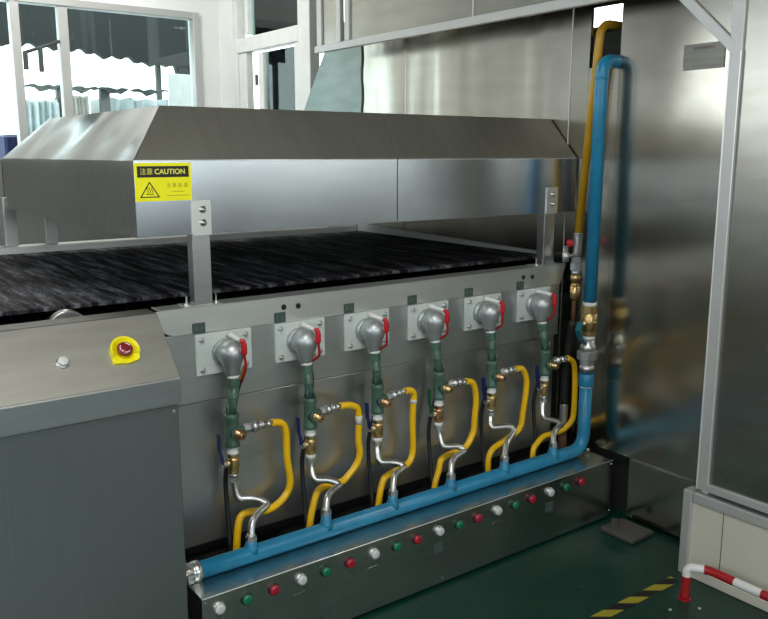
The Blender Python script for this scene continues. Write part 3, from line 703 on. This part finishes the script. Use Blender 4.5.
# ------------------------------------------------------------------ yellow pipe and its fittings
t = thing('yellow_gas_pipe', 'yellow pipe coming out of the wall opening and dropping behind the blue riser', 'gas pipe', (2.935, 2.45, .9))
mk('pipe', P_ypipe, t, lambda b: tube(b, fillet([(3.25, 2.405, 2.195), (2.938, 2.405, 2.195), (2.932, 2.478, 1.285)], .06, 12), .0185, 18))
mk('braided_sleeve', S_nut, t, lambda b: lathe(b, (2.932, 2.478, 1.295), (0, .02, -1), [(0, .020), (.004, .022)] + [(.006 + k * .010, .021 + .0012 * (k % 2)) for k in range(10)] + [(.108, .019)], 16))
mk('hex_union', S_galv, t, lambda b: (lathe(b, (2.932, 2.48, 1.185), (0, 0, -1), [(0, .023), (.026, .023)], 6, smooth=False), lathe(b, (2.932, 2.48, 1.157), (0, 0, -1), [(0, .027), (.035, .027)], 6, smooth=False), lathe(b, (2.932, 2.48, 1.122), (0, 0, -1), [(0, .020), (.02, .020)], 14)))
mk('brass_union', S_brass, t, lambda b: (lathe(b, (2.930, 2.48, 1.102), (0, 0, -1), [(0, .023), (.03, .023), (.031, .019), (.05, .019), (.051, .024), (.10, .022), (.118, .016)], 10)))
mk('iron_nipple', S_rust, t, lambda b: lathe(b, (2.928, 2.48, .99), (0, 0, -1), [(0, .010), (.12, .010)], 12))
mk('flexible_drop', P_black, t, lambda b: tube(b, crom([(2.928, 2.48, .885), (2.93, 2.50, .75), (2.93, 2.515, .60), (2.93, 2.515, .47)], 6), .019, 14))
mk('ribbed_fitting', S_nut, t, lambda b: (lathe(b, (2.93, 2.515, .480), (0, 0, -1), [(.0, .018)] + [(.004 + k * .007, .019 + .0022 * (k % 2)) for k in range(14)] + [(.102, .015), (.112, .015), (.113, .022), (.128, .022)], 14)))
mk('iron_pipe', S_rust, t, lambda b: lathe(b, (2.93, 2.515, .355), (0, 0, -1), [(0, .020), (.31, .020)], 14))
t = thing('bleed_valve', 'small silver valve with a red knob left of the yellow pipe end', 'valve', (2.885, 2.50, 1.20))
mk('valve_body', S_nut, t, lambda b: (lathe(b, (2.876, 2.50, 1.235), (.1, 0, -1), [(0, .012), (.03, .012), (.031, .016), (.07, .014)], 12), tube(b, [(2.88, 2.50, 1.19), (2.918, 2.485, 1.19)], .008, 8)))
mk('knob', P_rubberred, t, lambda b: lathe(b, (2.868, 2.48, 1.250), (.2, -.9, .1), [(0, .012), (.004, .017), (.018, .017), (.022, .013)], 14))
mk('pull_ring', S_pol, t, lambda b: tube(b, crom([(2.870, 2.49, 1.225), (2.852, 2.48, 1.20), (2.850, 2.48, 1.17), (2.866, 2.485, 1.165)], 6), .003, 6))

# ------------------------------------------------------------------ low control box with lamps
BX0, BX1, BY0, BY1, BZ = .942, 2.945, 2.226, 2.376, .280
t = thing('indicator_box', 'long low steel control box on the floor with a row of coloured buttons', 'control box', (1.94, 2.35, 0))
def bb(b):
    box(b, BX0, BX1, BY0, BY1, .012, BZ, .002)
mk('box_body', S_box, t, bb)
mk('back_skirt', P_dark, t, lambda b: box(b, BX0 + .02, BX1 - .02, BY0 + .02, BY1 - .02, 0, .012))
for x, z in ((BX0 + .012, BZ - .016), (BX1 - .012, BZ - .016), (BX1 - .012, .04), (1.93, .03)):
    mk('screw', S_pol, t, lambda b: lathe(b, (x, BY0, z), (0, -1, 0), [(0, .004), (.002, .003)], 8))
mk('edge_highlight', S_edge, t, lambda b: tube(b, [(BX0, BY0 + .001, BZ - .001), (BX1, BY0 + .001, BZ - .001)], 0.0018, 8))  # highlight of the box's top edge, added as a pale bead
LX = [.998, 1.094, 1.193, 1.299, 1.396, 1.496, 1.604, 1.703, 1.799, 1.909, 2.007, 2.106, 2.216, 2.313, 2.412, 2.525, 2.622, 2.720]
names = ['white', 'green', 'red']; mats = [P_lwhite, P_lgreen, P_lred]
for k, x in enumerate(LX):
    bz = mk('push_button', mats[k % 3], t, lambda b: lathe(b, (x, BY0 - .004, .2335), (0, -1, 0), [(0, .0168), (.009, .0168), (.012, .0150), (.0128, .007)], 24), names[k % 3] + ' round push button')
    mk('bezel', S_nut if k % 3 == 0 else P_black, bz, lambda b: lathe(b, (x, BY0, .2335), (0, -1, 0), [(0, .0205), (.003, .0205), (.005, .0172)], 24))
for k, x in enumerate((1.293, 1.597, 1.908, 2.216, 2.525)):
    mk('blank_tag', P_plate if k in (2, 4) else S_box, t, lambda b: box(b, x - .024, x + .024, BY0 - .0025, BY0 - .0003, .143, .186, .0008), 'small square tag')
mk('pipe_clip', S_plate, t, lambda b: (box(b, 2.875, 2.925, 2.385, 2.41, BZ, BZ + .012, .003), lathe(b, (2.925, 2.357, BZ + .012), (0, 0, 1), [(0, .008), (.008, .006)], 10)), 'small zinc clip on the top')

# ------------------------------------------------------------------ control cabinet
t = thing('control_cabinet', 'brushed steel operator cabinet with sloped top panel at lower left', 'cabinet', (.2, 2.35, 0))
CXR, CXL = .900, -.75
def cbody(b):
    # profile in YZ, extruded along X
    pts = [(CXL, 2.240, .02), (CXL, 2.240, .93), (CXL, 2.2165, .93), (CXL, 2.2165, 1.006), (CXL, 2.372, 1.172), (CXL, 2.455, 1.172), (CXL, 2.455, .02)]
    poly_prism(b, pts, (CXR - CXL, 0, 0), .0015)
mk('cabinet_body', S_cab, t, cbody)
mk('top_dark_reflection', P_topdark, t, lambda b: box(b, CXL, CXR, 2.374, 2.456, 1.1721, 1.175, .001))  # dark strip stands in for a dim reflection on the flat top
def slantq(b):
    d = Vector((0, 2.372 - 2.2165, 1.172 - 1.006)); n = Vector((0, -d.z, d.y)).normalized()
    p = [Vector((CXL, 2.2165, 1.006)), Vector((CXR, 2.2165, 1.006)), Vector((CXR, 2.372, 1.172)), Vector((CXL, 2.372, 1.172))]
    poly_prism(b, [q + n * .0002 for q in p], n * .003, .001)
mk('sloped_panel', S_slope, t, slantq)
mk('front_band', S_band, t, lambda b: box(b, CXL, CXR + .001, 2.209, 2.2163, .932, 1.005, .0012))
mk('edge_highlight', S_edge, t, lambda b: tube(b, [(CXL, 2.2125, 1.006), (CXR, 2.2125, 1.006)], 0.0022, 8))  # painted highlight under the slope
mk('edge_highlight', S_edge, t, lambda b: tube(b, [(CXL, 2.227, .9265), (CXR - .004, 2.227, .9265)], 0.002, 8))  # painted highlight under the band
mk('door', S_cab, t, lambda b: box(b, CXL, CXR - .004, 2.226, 2.2395, .03, .925, .003))
def cap(b):
    bolt_y(b, CXR - .018, 2.226, .905, .004, .003, 8, 0)
mk('door_screw', S_pol, t, cap)
sn = Vector((0, -(1.172 - 1.006), 2.372 - 2.2165)).normalized()
def onslope(x, u):   # u 0..1 up the slope
    return Vector((x, 2.2165 + u * .1555, 1.006 + u * .166)) + sn * .0032
pb = onslope(.594, .455)
pbn = mk('push_button', P_lwhite, t, lambda b: lathe(b, pb + sn * .004, sn, [(0, .0145), (.008, .0145), (.011, .0125), (.0115, .005)], 24), 'white round push button')
mk('bezel', S_pol, pbn, lambda b: lathe(b, pb, sn, [(0, .018), (.003, .018), (.005, .015)], 24))
es = onslope(.765, .480)
def shroud(b):
    up = Vector((0, .1555, .166)).normalized(); rt = Vector((1, 0, 0))
    n = 40
    def rad(a):   # angle from right, ccw; pointed lower corners
        deg = math.degrees(a) % 360
        r = .041
        for c0, amp, w in ((222, .012, 14), (318, .007, 14)):
            dd = abs((deg - c0 + 180) % 360 - 180)
            r += amp * math.exp(-(dd / w) ** 2)
        return r
    def hgt(a):
        deg = math.degrees(a) % 360
        return .022 if deg < 200 or deg > 340 else .010
    o0, o1, i1, i0 = [], [], [], []
    for k in range(n):
        a = 2 * PI * k / n; d = rt * math.cos(a) + up * math.sin(a); r = rad(a); h = hgt(a)
        o0.append(b.verts.new(es + d * r)); o1.append(b.verts.new(es + d * r + sn * h))
        i1.append(b.verts.new(es + d * (r - .004) + sn * h)); i0.append(b.verts.new(es + d * .022 + sn * .004))
    fs = []
    for A, B in ((o0, o1), (o1, i1), (i1, i0)):
        for k in range(n): fs.append(b.faces.new([A[k], A[(k + 1) % n], B[(k + 1) % n], B[k]]))
    fs.append(b.faces.new(i0)); fs.append(b.faces.new(list(reversed(o0))))
    bmesh.ops.recalc_face_normals(b, faces=fs)
st = mk('emergency_stop', P_yellow, t, shroud, 'yellow shroud of the emergency stop')
mk('mushroom_knob', P_knob, st, lambda b: lathe(b, es + sn * .004, sn, [(0, .012), (.006, .012), (.008, .0215), (.016, .0228), (.020, .0205), (.022, .012), (.0225, .004)], 28), 'dark red mushroom button')
def arrows(b):
    up = Vector((0, .1555, .166)).normalized(); rt = Vector((1, 0, 0)); c = es + sn * .0262
    for s in (20, 140, 250):
        pts = [c + (rt * math.cos(math.radians(s + k * 10)) + up * math.sin(math.radians(s + k * 10))) * .0150 - sn * .0006 for k in range(7)]
        tube(b, pts, .0017, 6)
mk('white_arrow', P_white, st, arrows)

# ------------------------------------------------------------------ aluminium framed partition
XP = 2.76
t = thing('steel_partition', 'aluminium framed steel partition with a large opening over the oven line', 'partition', (XP, 1.6, .36))
mk('side_panel', S_part, t, lambda b: box(b, XP + .012, XP + .02, -2.95, 1.665, .40, 3.55))
mk('upper_panel', S_part, t, lambda b: (box(b, XP + .012, XP + .02, 3.035 - 0.0, 4.075, 2.275, 3.55), box(b, XP + .012, XP + .02, 4.20, 4.36, 2.275, 3.55), box(b, XP + .012, XP + .02, 1.66, 3.03, 2.275, 3.55)))
mk('corner_gusset', S_part, t, lambda b: poly_prism(b, [(XP + .010, 1.675, 1.985), (XP + .010, 1.675, 2.27), (XP + .010, 1.93, 2.27)], (.008, 0, 0)))
def fr(b):
    box(b, XP, XP + .03, 1.645, 1.692, .372, 3.55, .002)                      # upright beside the opening
    box(b, XP, XP + .03, -2.95, 1.645, .372, .402, .002)                      # bottom rail of the side panel
    box(b, XP, XP + .03, 1.692, 4.44, 2.245, 2.285, .002)                     # head rail
    box(b, XP, XP + .03, 4.36, 4.41, 2.285, 3.55, .002)                        # far upright
    box(b, XP, XP + .03, 4.155, 4.20, 2.285, 3.55, .002)
    box(b, XP, XP + .03, 4.065, 4.110, 2.285, 3.55, .002)
    box(b, XP + .006, XP + .024, 3.028, 3.036, 2.285, 3.55, .001)
mk('frame_rail', S_alu, t, fr)
mk('reflector_panel', P_white, t, lambda b: box(b, XP + .03, W - .002, 1.66, 1.685, 0, 2.25))  # unseen pale filler added to brighten what the hood front reflects
mk('corner_brace', S_alu, t, lambda b: poly_prism(b, [(XP - .002, 1.675, 2.035), (XP - .002, 1.675, 1.985), (XP - .002, 1.955, 2.245), (XP - .002, 1.900, 2.245)], (.030, 0, 0), .0015))
mk('edge_strip', S_edge, t, lambda b: box(b, XP - .003, XP + .001, 1.6885, 1.693, .372, 2.0, .0008))
mk('edge_strip', S_edge, t, lambda b: box(b, XP - .003, XP + .001, 1.644, 1.6475, .402, 2.0, .0008))
t = thing('wainscot_panel', 'low beige wall panel with aluminium edging under the steel partition', 'wall panel', (XP, 1.0, 0))
mk('beige_board', P_beige, t, lambda b: (box(b, XP + .012, XP + .05, 1.5785, 1.71, .0, .33), box(b, XP + .012, XP + .05, -2.95, 1.5755, .0, .33)))
mk('skirting', P_beige, t, lambda b: box(b, XP - .004, XP + .012, -2.95, 1.70, 0, .045, .004))
mk('edging', S_alu, t, lambda b: (box(b, XP, XP + .06, 1.708, 1.748, 0, .352, .004), box(b, XP, XP + .06, -2.95, 1.706, .312, .352, .004)))
mk('panel_joint', P_caulk, t, lambda b: box(b, XP + .0105, XP + .0125, 1.5757, 1.5783, .045, .312))
mk('support_post', S_alu, t, lambda b: box(b, XP + .02, XP + .07, 4.36, 4.42, 0, .35))

# guard rail
t = thing('guard_rail', 'low red and white striped tubular guard rail beside the beige panel', 'guard rail', (2.60, 1.61, 0))
P = fillet([(2.598, 1.608, 0), (2.604, 1.608, .128), (2.642, 1.545, .130), (2.640, 1.345, .130), (2.642, 1.10, .130), (2.642, -.8, .130), (2.642, -.8, 0)], .022, 6)
def dense(P, st=.012):
    out = [P[0]]
    for a, c in zip(P, P[1:]):
        n = max(1, int((c - a).length / st))
        for k in range(1, n + 1): out.append(a.lerp(c, k / n))
    return out
D = dense([Vector(p) for p in P])
def mfn(i):
    p = D[i]
    if p.y > 1.60 and p.z < .088: return 0
    if p.y > 1.560: return 1
    k = int((1.560 - p.y) / .109)
    return 0 if k % 2 == 0 else 1
mk('rail_tube', [P_red, P_white], t, lambda b: tube(b, D, .0165, 16, mat_fn=mfn))
mk('base_flange', P_red, t, lambda b: lathe(b, (2.598, 1.608, 0), (0, 0, 1), [(0, .024), (.004, .024)], 18))
def fl(b):
    for x, y in ((2.50, 1.585), (2.60, 1.53)): lathe(b, (x, y, 0), (0, 0, 1), [(0, .010), (.003, .006)], 10)
tag(mk('floor_anchor', S_nut, None, lambda b: lathe(b, (2.49, 1.595, 0), (0, 0, 1), [(0, .008), (.003, .005)], 10)), 'small metal floor anchor left of the red rail foot, farther one', 'anchor', 'floor anchors by the guard rail')
tag(mk('floor_anchor', S_nut, None, lambda b: lathe(b, (2.585, 1.535, 0), (0, 0, 1), [(0, .008), (.003, .005)], 10)), 'small metal floor anchor just in front of the red rail foot', 'anchor', 'floor anchors by the guard rail')
tag(mk('hazard_tape', M_hazard, None, lambda b: box(b, .2, 2.70, 1.693, 1.738, .0005, .0018)), 'black and yellow hazard tape stripe across the green floor', 'floor tape')
t = thing('floor_bracket', 'dusty grey metal plate lying on the floor beside the control box end', 'bracket', (2.86, 2.08, 0))
mk('foot_plate', P_foot, t, lambda b: box(b, 2.80, 2.95, 1.995, 2.165, 0, .022, .004))
mk('levelling_bolt', P_foot, t, lambda b: lathe(b, (2.855, 2.135, .022), (0, 0, 1), [(0, .020), (.012, .020), (.0121, .012), (.03, .012)], 8))

# ------------------------------------------------------------------ camera
cam = bpy.data.cameras.new('camera'); co = bpy.data.objects.new('camera', cam); COL.objects.link(co)
f = 822.0
cam.sensor_fit = 'HORIZONTAL'; cam.sensor_width = 36; cam.lens = f / 768 * 36; cam.clip_start = .05; cam.clip_end = 100
th = math.atan(156.5 / f); az = math.atan2(1130, math.hypot(f, 156.5))
fw = Vector((math.cos(az), math.sin(az), 0)); rt = Vector((math.sin(az), -math.cos(az), 0)); up = Vector((0, 0, 1))
Fv = fw * math.cos(th) - up * math.sin(th); Uv = fw * math.sin(th) + up * math.cos(th)
R = Matrix((rt, Uv, -Fv)).transposed().to_4x4()
co.matrix_world = Matrix.Translation((0, 0, 1.65)) @ R
SC.camera = co

# ------------------------------------------------------------------ light
w = bpy.data.worlds.new('sky'); SC.world = w; w.use_nodes = True
bg = w.node_tree.nodes['Background']; bg.inputs[0].default_value = (.90, .97, 1.0, 1); bg.inputs[1].default_value = 4.2
def portal(loc, rot, sx, sy):
    l = bpy.data.lights.new('window_portal', 'AREA'); l.shape = 'RECTANGLE'; l.size = sx; l.size_y = sy
    l.cycles.is_portal = True
    o = bpy.data.objects.new('window_portal', l); COL.objects.link(o); o.location = loc; o.rotation_euler = rot
portal((-3.05, 2.2, 2.375), (0, -PI / 2, 0), 1.25, 7.4)
portal((.46, -3.05, 2.2), (PI / 2, 0, 0), 4.5, 1.4)
portal((6.05, 4.6, 2.8), (0, PI / 2, 0), 1.0, 2.6)
portal((4.6, 6.62, 2.0), (-PI / 2, 0, 0), 2.6, 2.2)
portal((1.97, 6.62, 2.09), (-PI / 2, 0, 0), 1.95, 1.25)
def fill_lamp(loc, sx, sy, e):  # added fill light, no fixture behind it
    l = bpy.data.lights.new('ceiling_fill', 'AREA'); l.shape = 'RECTANGLE'; l.size = sx; l.size_y = sy; l.energy = e; l.color = (1, .97, .90)
    o = bpy.data.objects.new('ceiling_fill', l); COL.objects.link(o); o.location = loc
fill_lamp((.3, .3, 3.58), 1.2, .25, 55)  # unseen fill added to brighten the hood front and burners
fill_lamp((1.6, 5.5, 3.58), 1.2, .25, 45)  # unseen fill added to brighten the walls by the back window
vs = SC.view_settings
vs.view_transform = 'Standard'; vs.look = 'None'; vs.exposure = 0.2; vs.gamma = 1.0; vs.use_curve_mapping = False
